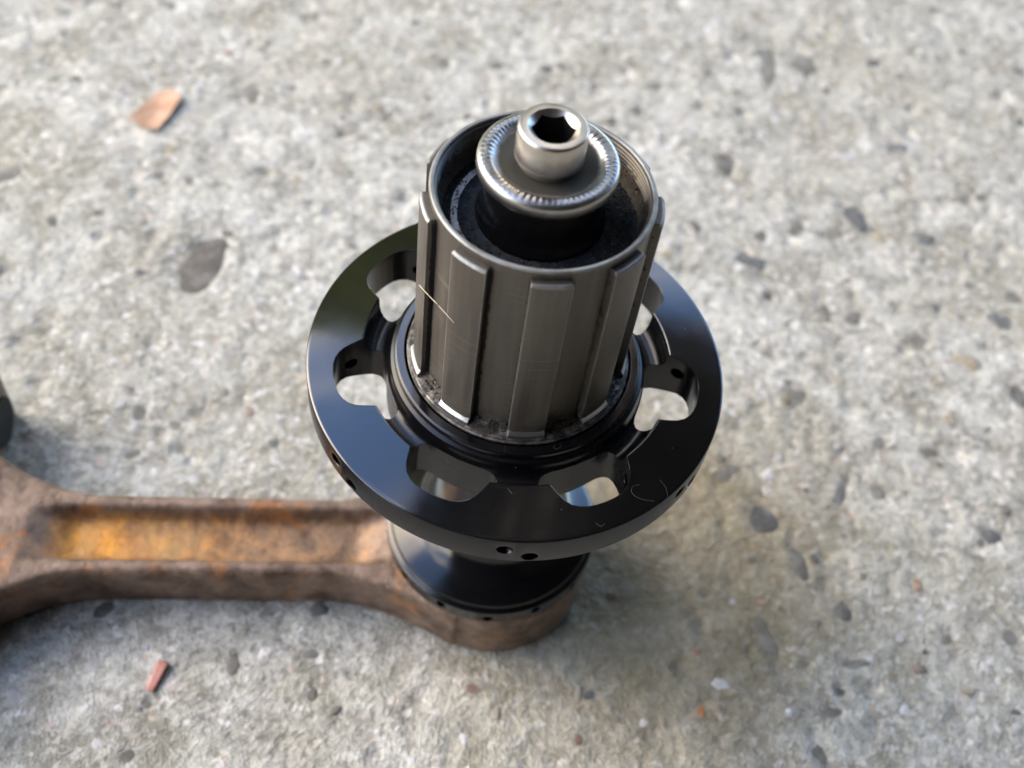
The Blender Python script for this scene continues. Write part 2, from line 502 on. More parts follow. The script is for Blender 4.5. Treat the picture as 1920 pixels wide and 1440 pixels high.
# ------------------------------------------------------------------ ground
def smooth_noise(shape, cell, seed):
    """value noise on a regular grid, cubic-smoothed"""
    g = np.random.default_rng(seed)
    ny, nx = int(shape[0] / cell) + 3, int(shape[1] / cell) + 3
    a = g.standard_normal((ny, nx))
    y = np.arange(shape[0]) / cell; x = np.arange(shape[1]) / cell
    y0, x0 = y.astype(int), x.astype(int)
    fy, fx = (y - y0)[:, None], (x - x0)[None, :]
    fy, fx = fy * fy * (3 - 2 * fy), fx * fx * (3 - 2 * fx)
    p = a[np.ix_(y0, x0)] * (1 - fy) * (1 - fx) + a[np.ix_(y0 + 1, x0)] * fy * (1 - fx)
    return p + a[np.ix_(y0, x0 + 1)] * (1 - fy) * fx + a[np.ix_(y0 + 1, x0 + 1)] * fy * fx

STONES = [
    (-83.1,73.5,19.65,10.90,1.48,'pit'),
    (-35.9,164.4,3.59,5.59,0.24,'dark'),
    (-87.5,137.1,6.98,3.74,1.72,'dark'),
    (64.5,188.6,15.15,4.13,1.51,'dark'),
    (77.4,189.9,13.23,11.00,-0.60,'dark'),
    (102.6,159.9,9.24,5.53,0.10,'slate'),
    (51.7,138.9,9.08,5.95,-1.15,'dark'),
    (87.0,128.3,12.19,5.34,-1.11,'slate'),
    (62.2,112.2,3.99,4.56,0.21,'dark'),
    (82.7,117.7,4.97,5.70,-0.28,'dark'),
    (108.0,122.0,6.38,4.32,0.21,'slate'),
    (71.3,116.9,9.07,4.17,1.42,'dark'),
    (58.4,102.9,10.93,5.32,-0.32,'slate'),
    (128.0,95.5,7.02,7.37,-0.81,'slate'),
    (132.1,104.1,5.54,5.15,-0.28,'dark'),
    (70.5,58.4,8.83,4.56,0.99,'dark'),
    (80.6,33.2,7.83,2.20,1.27,'slate'),
    (61.7,22.5,7.93,6.49,-0.67,'slate'),
    (62.9,-10.4,10.32,2.76,-1.12,'dark'),
    (79.6,1.1,3.65,4.76,0.50,'dark'),
    (80.1,-10.6,5.40,2.19,0.16,'dark'),
    (77.8,-17.1,2.53,2.59,0.16,'pit'),
    (76.4,-21.7,4.71,2.44,0.33,'dark'),
    (72.5,-31.2,3.37,3.60,-0.61,'dark'),
    (114.7,26.0,4.20,4.24,-1.17,'slate'),
    (112.1,20.3,2.82,2.56,0.17,'dark'),
    (102.4,-1.1,4.11,2.44,0.63,'dark'),
    (115.1,77.9,8.66,6.18,-0.53,'tan'),
    (91.7,-1.9,3.13,4.32,0.17,'white'),
    (52.7,-20.0,3.65,5.34,0.73,'white'),
    (66.6,-23.6,2.03,2.05,0.16,'white'),
    (91.4,-19.1,2.77,3.97,0.16,'white'),
    (96.2,10.9,2.24,3.79,0.17,'orange'),
    (48.4,-26.2,2.22,3.14,0.16,'orange'),
    (108.8,58.9,4.10,3.19,-0.75,'tan'),
    (89.2,-12.1,2.11,3.14,0.16,'tan'),
    (95.5,-8.9,4.03,3.20,0.16,'rust'),
    (61.3,0.5,2.39,1.80,0.17,'orange'),
    (47.3,-13.2,1.61,1.44,0.17,'orange'),
    (105.2,-11.8,4.35,4.83,-0.44,'tan'),
    (62.8,29.3,2.83,3.82,0.18,'white'),
    (71.0,8.2,1.96,1.86,0.17,'white'),
    (54.8,-0.2,1.91,2.05,0.17,'white'),
    (-85.5,-45.3,2.75,6.01,0.89,'white'),
    (-67.7,-51.3,1.78,2.70,0.16,'white'),
    (-64.7,-30.8,1.47,2.07,0.17,'white'),
    (-65.5,-41.3,1.22,1.75,0.16,'white'),
    (-90.4,20.9,1.89,2.99,0.19,'white'),
    (-84.1,19.9,1.89,3.26,0.19,'white'),
    (-88.7,25.4,2.63,3.35,0.19,'white'),
    (-83.2,7.0,1.83,2.79,0.18,'white'),
    (-84.0,25.0,6.92,3.23,1.47,'dark'),
    (1.8,-29.0,3.90,2.23,0.16,'rust'),
    (6.8,-32.6,1.93,4.16,0.16,'tan'),
    (23.2,-27.5,1.75,4.70,0.16,'tan'),
    (36.5,-30.5,2.62,2.42,0.16,'white'),
    (19.0,-34.6,1.29,1.29,0.16,'white'),
    (23.9,-35.9,2.14,2.57,0.16,'rust'),
    (-140.6,90.9,8.13,3.69,0.76,'dark'),
    (-99.3,154.2,3.12,3.51,0.25,'rust'),
    (-108.3,177.5,3.24,3.81,0.26,'tan'),
    (-81.4,177.6,2.30,3.77,0.25,'dark'),
    (-60.8,-42.0,2.03,2.60,0.16,'pit'),
    (86.6,150.9,9.35,4.44,-0.30,'white'),
    (80.0,45.7,2.95,2.85,0.19,'white'),
    (67.1,57.2,3.29,3.32,0.19,'tan'),
    (45.3,202.7,2.89,5.13,0.25,'white'),
    (90.6,48.2,2.71,3.20,0.19,'slate'),
    (102.4,47.5,2.99,3.20,0.19,'dark'),
    (107.3,69.8,4.88,2.53,0.56,'tan'),
    (127.3,70.3,3.72,7.39,0.38,'slate'),
    (-59.5,29.2,2.44,3.64,0.19,'rust'),
    (-30.0,-35.0,2.52,3.30,0.16,'dark'),
    (-31.4,-26.7,3.22,2.30,0.17,'dark'),
    (-61.7,-52.9,2.96,2.66,0.16,'dark'),
    (-75.5,-24.7,4.04,2.48,0.79,'dark'),
    (-82.4,12.8,4.54,2.62,0.63,'dark'),
    (-75.0,22.4,2.39,2.38,0.19,'dark'),
    (-103.4,100.4,3.64,4.15,0.22,'dark'),
    (-122.7,172.3,3.19,3.24,0.26,'dark'),
    (115.0,-15.5,2.58,1.44,0.16,'slate'),
    (116.8,1.7,4.17,3.39,0.17,'dark'),
    (78.5,89.1,3.54,7.58,0.20,'dark'),
    (50.2,68.8,4.07,3.55,-0.49,'dark'),
    (63.4,90.7,2.94,3.05,0.21,'slate'),
    (86.9,87.1,4.42,4.89,0.20,'dark'),
    (103.0,83.0,5.38,4.68,-0.27,'dark'),
    (52.7,31.4,3.68,6.12,-0.45,'dark'),
    (69.8,11.2,3.33,7.83,0.35,'dark'),
    (48.3,0.2,2.38,2.05,0.17,'dark'),
    (89.6,33.8,2.89,3.60,0.18,'dark'),
    (95.6,119.5,3.16,6.41,0.21,'tan'),
    (82.0,119.7,9.17,3.47,0.10,'tan')]

STEP = 0.9
gx = np.arange(-185, 175, STEP); gy = np.arange(-85, 265, STEP)
H = (.16 * smooth_noise((len(gy), len(gx)), 22, 1) + .11 * smooth_noise((len(gy), len(gx)), 7, 2)
     + .10 * smooth_noise((len(gy), len(gx)), 3.2, 3) + .07 * smooth_noise((len(gy), len(gx)), 1.4, 4))
GX, GY = np.meshgrid(gx, gy)
# little air pits in the slab
for _ in range(420):
    x, y = rng.uniform(-180, 170), rng.uniform(-80, 260)
    r = rng.uniform(.8, 2.4); d = rng.uniform(.25, .9)
    sl = (slice(max(int((y - 3 * r + 85) / STEP), 0), int((y + 3 * r + 85) / STEP) + 1),
          slice(max(int((x - 3 * r + 185) / STEP), 0), int((x + 3 * r + 185) / STEP) + 1))
    H[sl] -= d * np.exp(-(((GX[sl] - x) ** 2 + (GY[sl] - y) ** 2) / r ** 2) ** 2)
# each large dark stone sits in a shallow hollow
for (x, y, a, b, t, k) in STONES:
    if k in ('pit', 'dark', 'slate'):
        dx, dy = GX - x, GY - y
        u = (dx * math.cos(t) + dy * math.sin(t)) / (a * .55); v = (-dx * math.sin(t) + dy * math.cos(t)) / (b * .55)
        H -= (1.0 if k == 'pit' else .45) * np.exp(-(u * u + v * v) ** 2)
# level under the rod so that it rests on the slab
H = np.minimum(H, .35)
edge = np.minimum.reduce([(GX - gx[0]) / 12, (gx[-1] - GX) / 12, (GY - gy[0]) / 12, (gy[-1] - GY) / 12]).clip(0, 1)
H *= edge
ox = [-4000, -1500, -500]; px = [500, 1500, 4000]
X = np.concatenate([ox, gx, px]); Y = np.concatenate([ox, gy, [600, 1500, 4000]])
HH = np.zeros((len(Y), len(X))); HH[3:-3, 3:-3] = H
nx = len(X)
XX, YY = np.meshgrid(X, Y)
co = np.stack([XX, YY, HH], -1).reshape(-1, 3) * MM
i, j = np.meshgrid(np.arange(nx - 1), np.arange(len(Y) - 1))
q = (j * nx + i).ravel()
quads = np.stack([q, q + 1, q + nx + 1, q + nx], -1)
gm = bpy.data.meshes.new('ground')
gm.vertices.add(len(co)); gm.vertices.foreach_set('co', co.astype(np.float32).ravel())
gm.loops.add(quads.size); gm.loops.foreach_set('vertex_index', quads.ravel().astype(np.int32))
gm.polygons.add(len(quads)); gm.polygons.foreach_set('loop_start', np.arange(0, quads.size, 4, dtype=np.int32))
gm.polygons.foreach_set('use_smooth', np.ones(len(quads), dtype=bool))
gm.update(calc_edges=True); gm.validate()
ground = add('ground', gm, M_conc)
tag(ground, 'rough pale grey concrete slab with pits and small stones', None, kind='structure')

def ground_h(x, y):
    a = int(round((x - gx[0]) / STEP)); b = int(round((y - gy[0]) / STEP))
    if 0 <= a < len(gx) and 0 <= b < len(gy): return float(H[b, a])
    return 0.0

# stones set in the slab
def stone_mesh(seed):
    bm = bmesh.new(); bmesh.ops.create_icosphere(bm, subdivisions=2, radius=.5)
    sv = Vector((seed * 3.1, seed * 1.7, 0))
    for v in bm.verts:
        p = v.co.copy()
        k = 1 + .55 * noise.noise(p * 2.6 + sv) + .25 * noise.noise(p * 5.5 + sv)
        v.co = Vector((p.x * k, p.y * k, max(min(p.z * 1.0, .26), -.3)))
    for f in bm.faces: f.smooth = True
    me = bpy.data.meshes.new('stone'); bm.to_mesh(me); bm.free()
    return me
BASE = [stone_mesh(k) for k in range(6)]
SM = {}
for k, m in STONE_MAT.items():
    SM[k] = []
    for b in BASE:
        c = b.copy(); c.materials.append(m); SM[k].append(c)
def stone(x, y, a, b, t, k, n):
    o = bpy.data.objects.new('stone', SM[k][n % 6]); COL.objects.link(o); o.parent = ground
    hh = max(.5, min(a, b) * .5)
    top = .22 * hh
    o.scale = (a * MM * 1.05, b * MM * 1.05, hh * MM)
    o.rotation_euler = (random.uniform(-.12, .12), random.uniform(-.12, .12), t)
    sink = .26 * hh - .12
    o.location = (x * MM, y * MM, (ground_h(x, y) - sink + {'pit': .12, 'dark': .08, 'slate': .10, 'white': -.02, 'orange': -.02}.get(k, .0)) * MM)
n = 0
for (x, y, a, b, t, k) in STONES:
    e_ = 1.42 if a > 15 else (1.28 if k in ('dark', 'slate') else .85)
    stone(x, y, a * e_, b * e_, t, k, n); n += 1
for _ in range(130):
    x, y = random.uniform(-165, 150), random.uniform(-62, 245)
    if (x + 5) ** 2 + (y + 2) ** 2 < 24 ** 2 or (x < 0 and abs(y + .159 * -x * -1 + 2) < 14): continue
    k = random.choices(['dark', 'slate', 'tan', 'white', 'orange', 'rust'], [60, 16, 14, 6, 1, 3])[0]
    s = random.uniform(1.1, 3.0) * (1.25 if y > 100 else 1)
    stone(x, y, s * random.uniform(1, 1.8), s, random.uniform(0, 3.1), k, n); n += 1

# ------------------------------------------------------------------ the place around: porch roof overhead on the right, foliage behind on the left
def box(v0, v1):
    (a, b, c), (d, e, f) = v0, v1
    V = [(a, b, c), (d, b, c), (d, e, c), (a, e, c), (a, b, f), (d, b, f), (d, e, f), (a, e, f)]
    return V, [(3, 2, 1, 0), (4, 5, 6, 7), (0, 1, 5, 4), (1, 2, 6, 5), (2, 3, 7, 6), (3, 0, 4, 7)]
roof = tag(empty('porch_roof', (0, 0, 0)), 'dark timber porch roof overhead, mirrored black in the flange', None, kind='structure')
for k in range(17):
    x0 = -535 + k * 150
    add('plank', join_pieces('plank', [box((x0, -2500, 2300), (x0 + 147, 3200, 2322))]), M_timber, roof)
add('beam', join_pieces('beam', [box((-575, -2500, 2180), (-539, 3200, 2330))]), M_timber, roof)
fw_ = tag(add('unseen_wall', join_pieces('unseen_wall', [box((-350, -1100, 0), (1960, -1010, 2290))]), M_timber), 'dark wall added behind the camera to block front light, out of frame', None, kind='structure')  # added out of view, keeps light off the front faces
fw_.rotation_euler = (0, 0, math.radians(-24))
roof.rotation_euler = (0, 0, math.radians(-24))
wall = tag(add('unseen_wall', join_pieces('unseen_wall', [box((1970, -2500, 0), (2060, 3200, 2297))]), M_timber), 'dark house wall under the porch roof, out of frame', None, kind='structure')
wall.rotation_euler = (0, 0, math.radians(-24))

Vf, Ff = [], []
clumps = []
for _ in range(340):
    cx = random.uniform(-5200, 500)
    top = 2700 + 2000 * math.exp(-((cx + 1900) / 1300) ** 2) + 500 * noise.noise(Vector((cx * .0009, 3.3, 0))) + 420 * noise.noise(Vector((cx * .003, 8.1, 0)))
    clumps.append((cx, random.uniform(3300, 4300), random.uniform(300, max(top, 600)), random.uniform(260, 480)))
for _ in range(62000):
    cx, cy, cz, cr = random.choice(clumps)
    d = Vector((random.gauss(0, 1), random.gauss(0, 1), random.gauss(0, 1))).normalized() * cr * random.uniform(.5, 1) ** .5
    p = Vector((cx, cy, cz)) + d
    if p.z < 30: continue
    e = Euler((random.uniform(0, 6.3), random.uniform(0, 6.3), random.uniform(0, 6.3))).to_matrix()
    l, w = random.uniform(60, 110), random.uniform(30, 55)
    o = len(Vf)
    for u, v in ((-l, 0), (0, -w), (l, 0), (0, w)):
        Vf.append(p + e @ Vector((u, v, 0)))
    Ff.append((o, o + 1, o + 2, o + 3))
fol = add('foliage', mesh_from('foliage', Vf, Ff, False), M_green)
tag(fol, 'green foliage behind the slab, mirrored on the flange', None, kind='stuff')

# ------------------------------------------------------------------ connecting rod
rod = tag(empty('connecting_rod', (1.0, -0.9, 0)), 'rusty brown forged connecting rod lying on the concrete under the hub', 'connecting rod')
RA = math.radians(189.0)
rd = Vector((math.cos(RA), math.sin(RA), 0)); rn = Vector((-math.sin(RA), math.cos(RA), 0))   # along the beam; rn points to the front (-y)
def rp(s, w, z):
    p = rd * s + rn * w
    return (p.x, p.y, z)
W0 = .8
def half_w(s):
    w = 8.85 + 6.65 * (max(0, 33 - s) / 20) ** 1.6 + .0125 * max(0, s - 78) ** 2.05
    if s < 13: w = min(w, math.sqrt(20.1 ** 2 - s * s))
    return w
def web_w(s):
    return min(half_w(s) - 3.7, 5.3)
def beam_mesh():
    V, F = [], []
    S = np.linspace(8, 108, 90)
    for s in S:
        w = half_w(s)
        zt = 14.0 + 1.2 * max(0, (26 - s) / 18) ** 1.5
        zb = .9
        rail = w - web_w(s)
        dep = 3.9 * min(1, max(0, (s - 19) / 9)) * min(1, max(0, (94 - s) / 9))
        sec = [(-w, zb), (-w, zt - .9), (-w + .8, zt), (-w + rail - 1.0, zt), (-w + rail + .7, zt - dep), (0, zt - dep - .15),
               (w - rail - .7, zt - dep), (w - rail + 1.0, zt), (w - .8, zt), (w, zt - .9), (w, zb)]
        V += [rp(s, a + W0, z) for a, z in sec]
    m = 11
    for k in range(len(S) - 1):
        for c in range(m):
            d = (c + 1) % m
            F.append((k * m + c, k * m + d, (k + 1) * m + d, (k + 1) * m + c))
    F.append(tuple(range(m))[::-1]); F.append(tuple(range(len(V) - m, len(V))))
    return V, F
def ring(cx, cy, r0, r1, z0, z1, n=96, ch=1.0):
    prof = [(r0, z0 + ch), (r0 + ch, z0), (r1 - ch, z0), (r1, z0 + ch), (r1, z1 - ch), (r1 - ch, z1), (r0 + ch, z1), (r0, z1 - ch)]
    V, F = [], []
    for k in range(n):
        a = 2 * math.pi * k / n
        V += [(cx + r * math.cos(a), cy + r * math.sin(a), z) for r, z in prof]
    m = 8
    for k in range(n):
        k2 = (k + 1) % n
        F += [(k * m + c, k2 * m + c, k2 * m + (c + 1) % m, k * m + (c + 1) % m) for c in range(m)]
    return V, F
BC = rd * 141
bc = (BC.x, BC.y)
def block(s0, s1, w0, w1, z0, z1):
    V = [rp(s, w, z) for z in (z0, z1) for s, w in ((s0, w0), (s1, w0), (s1, w1), (s0, w1))]
    return V, [(3, 2, 1, 0), (4, 5, 6, 7), (0, 1, 5, 4), (1, 2, 6, 5), (2, 3, 7, 6), (3, 0, 4, 7)]
def remeshed(pieces, vox):
    objs = []
    bm = bmesh.new()
    for v, f in pieces:
        me = mesh_from('t', v, f, False); bm.from_mesh(me)
    bmesh.ops.recalc_face_normals(bm, faces=bm.faces)
    me = bpy.data.meshes.new('rod'); bm.to_mesh(me); bm.free()
    o = bpy.data.objects.new('rod_tmp', me); COL.objects.link(o)
    md = o.modifiers.new('r', 'REMESH'); md.mode = 'VOXEL'; md.voxel_size = vox * MM
    sm = o.modifiers.new('s', 'SMOOTH'); sm.iterations = 4; sm.factor = .5
    dg = bpy.context.evaluated_depsgraph_get()
    out = bpy.data.meshes.new_from_object(o.evaluated_get(dg))
    bpy.data.objects.remove(o, do_unlink=True)
    return out
whole = remeshed([beam_mesh(), ring(0, 0, 11.5, 20.2, .05, 15.6), ring(*bc, 29, 41, .05, 14.6, 128),
                  block(107, 130, 17, 37, .4, 15.5), block(107, 130, -37, -17, .4, 15.5)], .62)
# split the forging into its three parts
verts = np.empty(len(whole.vertices) * 3, np.float32); whole.vertices.foreach_get('co', verts)
verts = verts.reshape(-1, 3) / MM
nor = np.empty(len(whole.vertices) * 3, np.float32)
whole.polygons.foreach_set('use_smooth', [True] * len(whole.polygons))
along = verts[:, 0] * rd.x + verts[:, 1] * rd.y
across = verts[:, 0] * rn.x + verts[:, 1] * rn.y
polys = [tuple(p.vertices) for p in whole.polygons]
def rod_part(name, lo, hi):
    keep = [p for p in polys if lo <= float(np.mean(along[list(p)])) < hi]
    ids = sorted({i for p in keep for i in p}); mp = {i: k for k, i in enumerate(ids)}
    me = mesh_from(name, verts[ids], [tuple(mp[i] for i in p) for p in keep])
    at = me.attributes.new('recess', 'FLOAT', 'POINT')
    hw = np.array([web_w(max(s, 8)) for s in along[ids]])
    rec = (np.clip((12.6 - verts[ids][:, 2]) / 2.2, 0, 1) * (np.abs(across[ids] - W0) < hw + .8) * (verts[ids][:, 2] > 8) * (along[ids] > 17) * (along[ids] < 100)).astype(np.float32)
    at.data.foreach_set('value', rec)
    nn = [whole.vertices[i].normal for i in ids]
    me.normals_split_custom_set_from_vertices([tuple(v) for v in nn])
    return add(name, me, M_rust, rod)
rod_part('small_end', -1e9, 21); rod_part('beam', 21, 98); rod_part('big_end', 98, 1e9)
for w in (-29.5, 30.5):
    a, b = rp(107.2, w, 7.2), rp(111, w, 7.2)
    v, f = cyl_between(a, b, 6.6, 28)
    v2, f2 = cyl_between(rp(106.3, w, 7.2), rp(108, w, 7.2), 5.6, 28)
    add('bolt', sharp(join_pieces('bolt', [(v, f), (v2, f2)]), 40), M_bolt, rod)

# ------------------------------------------------------------------ bicycle hub
hub = tag(empty('bicycle_hub', (0, 0, GZ)), 'black rear bicycle hub standing upright on the rusty rod, splined freehub on top', 'bicycle hub')

def arc(cx, cz, r, a0, a1, n):
    return [(cx + r * math.cos(math.radians(a0 + (a1 - a0) * k / n)), cz + r * math.sin(math.radians(a0 + (a1 - a0) * k / n))) for k in range(n + 1)]
fl_prof = [(18.55, -3.0), (18.55, 1.45), (18.75, 1.73), (20.0, 1.73), (20.28, 1.45), (20.35, .5), (20.9, .25), (21.05, -.05), (21.1, -.6),
           (21.35, -1.5), (21.9, -2.15), (22.7, -2.5), (23.6, -2.5), (24.4, -2.15), (25.0, -1.5), (25.3, -.6), (25.36, .95), (25.5, 1.34), (25.68, 1.425), (25.9, 1.39),
           (28.5, .98), (31.5, .50), (34.0, .093), (34.26, .052), (34.36, .02), (34.5, -.06), (34.59, -.28), (34.59, -5.65), (34.4, -5.87),
           (31.5, -6.4), (28, -7.4), (24.5, -8.8), (22.0, -10.0), (18.55, -10.0)]
flange_me = lathe('drive_flange', fl_prof, 256)
WEB0 = -82.4
def slot_pts(c):
    half = [(21.55, 0), (21.55, 7), (21.6, 12.0), (21.72, 14.2), (22.05, 16.2), (22.6, 17.3), (23.3, 17.5), (24.2, 16.9), (25.6, 15.3), (27.2, 13.3), (28.3, 11.9), (29.2, 10.1), (29.8, 8.0), (30.15, 5.6), (30.3, 2.8), (30.34, 0)]
    out = [(r, a) for r, a in half] + [(r, -a) for r, a in half[-2:0:-1]]
    return [(r * math.cos(math.radians(c + a)), r * math.sin(math.radians(c + a))) for r, a in out]
cutters = [prism('slot', slot_pts(WEB0 + 360 / 7 * (k + .5)), -14, 5) for k in range(7)]
holes = []
for k in range(7):
    aw = WEB0 + 360 / 7 * k
    for s, z in ((-1, -2.55), (1, -4.35)):
        a0 = math.radians(aw + s * 3.1); a1 = math.radians(aw + s * 13.5)
        p0 = Vector((36.5 * math.cos(a0 - s * .03), 36.5 * math.sin(a0 - s * .03), z)); p1 = Vector((27.0 * math.cos(a1), 27.0 * math.sin(a1), z + .3))
        holes.append(cyl_between(p0, p1, 1.15, 18))
cutters.append(join_pieces('holes', holes[0::2])); cutters.append(join_pieces('holes', holes[1::2]))
fme = cut(flange_me, cutters)
fme.materials.clear(); fme.materials.append(M_black); fme.materials.append(M_face)
for p in fme.polygons:                                     # the turned top face is finer than the milled walls
    c_ = p.center / MM
    if p.normal.z > .8 and (math.hypot(c_.x, c_.y) > 25.4 or c_.z > 1.6): p.material_index = 1
add('drive_flange', fme, None, hub)

bar = [(9, -10.03), (20.6, -10.03), (17.6, -12.0), (15.2, -14.6), (13.4, -18), (12.3, -23), (11.9, -30), (11.9, -38), (12.2, -43), (12.8, -46.2), (13.8, -48.3), (15.2, -49.8), (16.8, -50.8), (18.5, -51.6), (20.25, -52.4), (20.25, -52.57), (9, -52.57)]
add('hub_barrel', lathe('hub_barrel', bar, 160, ang=50), M_gloss, hub)
lf = [(9, -52.6), (20.25, -52.6), (20.42, -53.1), (20.7, -53.32), (21.1, -53.45), (21.36, -53.75), (21.36, -57.1), (21.1, -57.37), (9, -57.37)]
lh = []
for k in range(14):
    a = math.radians(-83.9 + 360 / 14 * k); z = -55.0 if k % 2 else -55.8
    lh.append(cyl_between((19.0 * math.cos(a), 19.0 * math.sin(a), z), (22.5 * math.cos(a), 22.5 * math.sin(a), z), 1.05, 14))
add('lower_flange', cut(lathe('lower_flange', lf, 160), [join_pieces('holes', lh)]), M_gloss, hub)

# freehub body
fb = [(12.6, 1.2), (18.2, 1.2), (18.3, 1.5), (18.3, 1.8), (18.12, 1.97), (16.6, 2.05), (16.05, 2.5), (15.88, 3.4), (15.88, 37.2), (15.97, 37.9), (15.97, 38.62), (15.82, 38.85), (15.55, 38.9), (15.3, 38.86), (15.16, 38.6)]
z = 38.35
while z > 35.6:
    fb += [(15.16, z), (14.86, z - .22), (14.86, z - .3), (15.16, z - .5)]; z -= .62
fb += [(15.1, 35.0), (14.6, 34.6), (14.5, 33.0), (12.6, 32.6)]
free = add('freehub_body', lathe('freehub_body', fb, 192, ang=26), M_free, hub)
def spline_mesh(hw, z0, z1):
    """one curved key: arc section, small chamfer at the top end"""
    V, F = [], []
    na = 8
    rows = [(z0, 17.25, 0), (z1 - .32, 17.25, 0), (z1, 16.98, .3)]
    for zz, ro, ins in rows:
        for k in range(na + 1):
            a = math.radians(-hw + ins + 2 * (hw - ins) * k / na)
            rr = ro if 0 < k < na else ro - .10
            V.append((rr * math.cos(a), rr * math.sin(a), zz))
        for k in range(na, -1, -1):
            a = math.radians(-hw - .45 + 2 * (hw + .45) * k / na)
            V.append((15.6 * math.cos(a), 15.6 * math.sin(a), zz))
    m = 2 * (na + 1)
    for r in range(2):
        F += [(r * m + c, r * m + (c + 1) % m, (r + 1) * m + (c + 1) % m, (r + 1) * m + c) for c in range(m)]
    F += [tuple(range(m))[::-1], tuple(range(2 * m, 3 * m))]
    return sharp(mesh_from('spline', V, F), 24)
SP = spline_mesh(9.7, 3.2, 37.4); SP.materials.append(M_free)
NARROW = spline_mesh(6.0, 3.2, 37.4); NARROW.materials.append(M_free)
def foot_mesh(hw):
    V, F = [], []
    na = 8
    sec = [(15.7, 3.9), (17.2, 3.6), (17.3, 3.4), (17.68, 2.9), (17.7, 2.3), (15.7, 2.3)]
    for k in range(na + 1):
        a = math.radians(-hw + 2 * hw * k / na)
        V += [(r * math.cos(a), r * math.sin(a), zz) for r, zz in sec]
    m = len(sec)
    for k in range(na):
        F += [(k * m + c, (k + 1) * m + c, (k + 1) * m + (c + 1) % m, k * m + (c + 1) % m) for c in range(m)]
    F += [tuple(range(m)), tuple(range(na * m, na * m + m))[::-1]]
    return sharp(mesh_from('spline_foot', V, F), 24)
FM = foot_mesh(9.4); FM.materials.append(M_foot)
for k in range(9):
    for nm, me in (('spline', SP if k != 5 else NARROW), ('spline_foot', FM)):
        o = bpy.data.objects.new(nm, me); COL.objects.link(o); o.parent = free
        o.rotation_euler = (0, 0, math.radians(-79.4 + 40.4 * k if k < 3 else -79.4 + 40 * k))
# steel ring that carries the splines, patchy with dirt
add('base_ring', lathe('base_ring', [(15.9, 2.0), (17.95, 2.0), (18.05, 2.12), (17.9, 2.3), (16.6, 2.45), (15.9, 2.9)], 160), M_basering, free)
# grime packed into the corners between the splines
V, F = [], []
NA, NR = 420, 9
for i in range(NA):
    a = 2 * math.pi * i / NA
    deg = (math.degrees(a) + 79.4) % 40
    gap = min(1, max(0, (min(deg, 40 - deg) - 8.6) / 2.2))      # 1 in the gaps, 0 on the splines
    for j in range(NR):
        t = math.pi * j / (NR - 1)
        nz = noise.noise(Vector((math.cos(a) * 9, math.sin(a) * 9, j * .45))) * .5 + noise.noise(Vector((math.cos(a) * 30, math.sin(a) * 30, j * .9))) * .35
        amp = max(0.02, gap * (.75 + .5 * nz))
        r = 15.8 + amp * 1.35 * math.sin(t / 2) ** 1.0 * (1 if j else 0)
        zz = 2.0 + (1 - j / (NR - 1)) * 2.2 * amp
        V.append((r * math.cos(a), r * math.sin(a), zz))
for i in range(NA):
    for j in range(NR - 1):
        k = (i + 1) % NA
        F.append((i * NR + j, k * NR + j, k * NR + j + 1, i * NR + j + 1))
add('grime', mesh_from('grime', V, F), M_grime2, free)

# inside the freehub: dirty seal, black cone, knurled end washer, axle end
def seal_fn(a, i, r, z):
    n_ = noise.noise(Vector((r * math.cos(a) * .9, r * math.sin(a) * .9, i))) * .16 + .14 * noise.noise(Vector((r * math.cos(a) * 3, r * math.sin(a) * 3, i)))
    return r, z + (n_ if 1 <= i <= 8 else 0)
add('bearing_seal', lathe('bearing_seal', [(8, 32.0), (8.2, 33.7), (9.4, 33.6), (10.4, 33.4), (11.4, 33.25), (12.2, 33.35), (13.0, 33.3), (13.6, 33.0), (14.2, 33.3), (14.75, 34.4), (15.0, 35.1), (14.9, 32.0)], 200, fn=seal_fn, ang=80), M_seal, hub)
def dust_fn(a, i, r, z):
    n_ = noise.noise(Vector((r * math.cos(a) * 1.6, r * math.sin(a) * 1.6, z * 2)))
    n2_ = noise.noise(Vector((r * math.cos(a) * 5, r * math.sin(a) * 5, z * 5)))
    return r + (.2 * n_ + .14 * n2_ if 0 < i < 5 else 0), z
add('packed_dirt', lathe('packed_dirt', [(14.98, 33.0), (14.0, 33.42), (14.35, 34.0), (14.62, 34.8), (14.75, 35.3), (14.99, 35.8)], 240, fn=dust_fn, ang=80), M_grime, hub)
def cone_fn(a, i, r, z):
    return r, z
add('locknut', lathe('locknut', [(5, 31.5), (9.35, 31.5), (9.35, 33.9), (9.05, 34.5), (8.75, 34.9), (8.6, 36.4), (8.6, 41.0), (8.1, 41.6), (8.1, 42.15), (5, 42.15)], 128), M_gloss, hub)

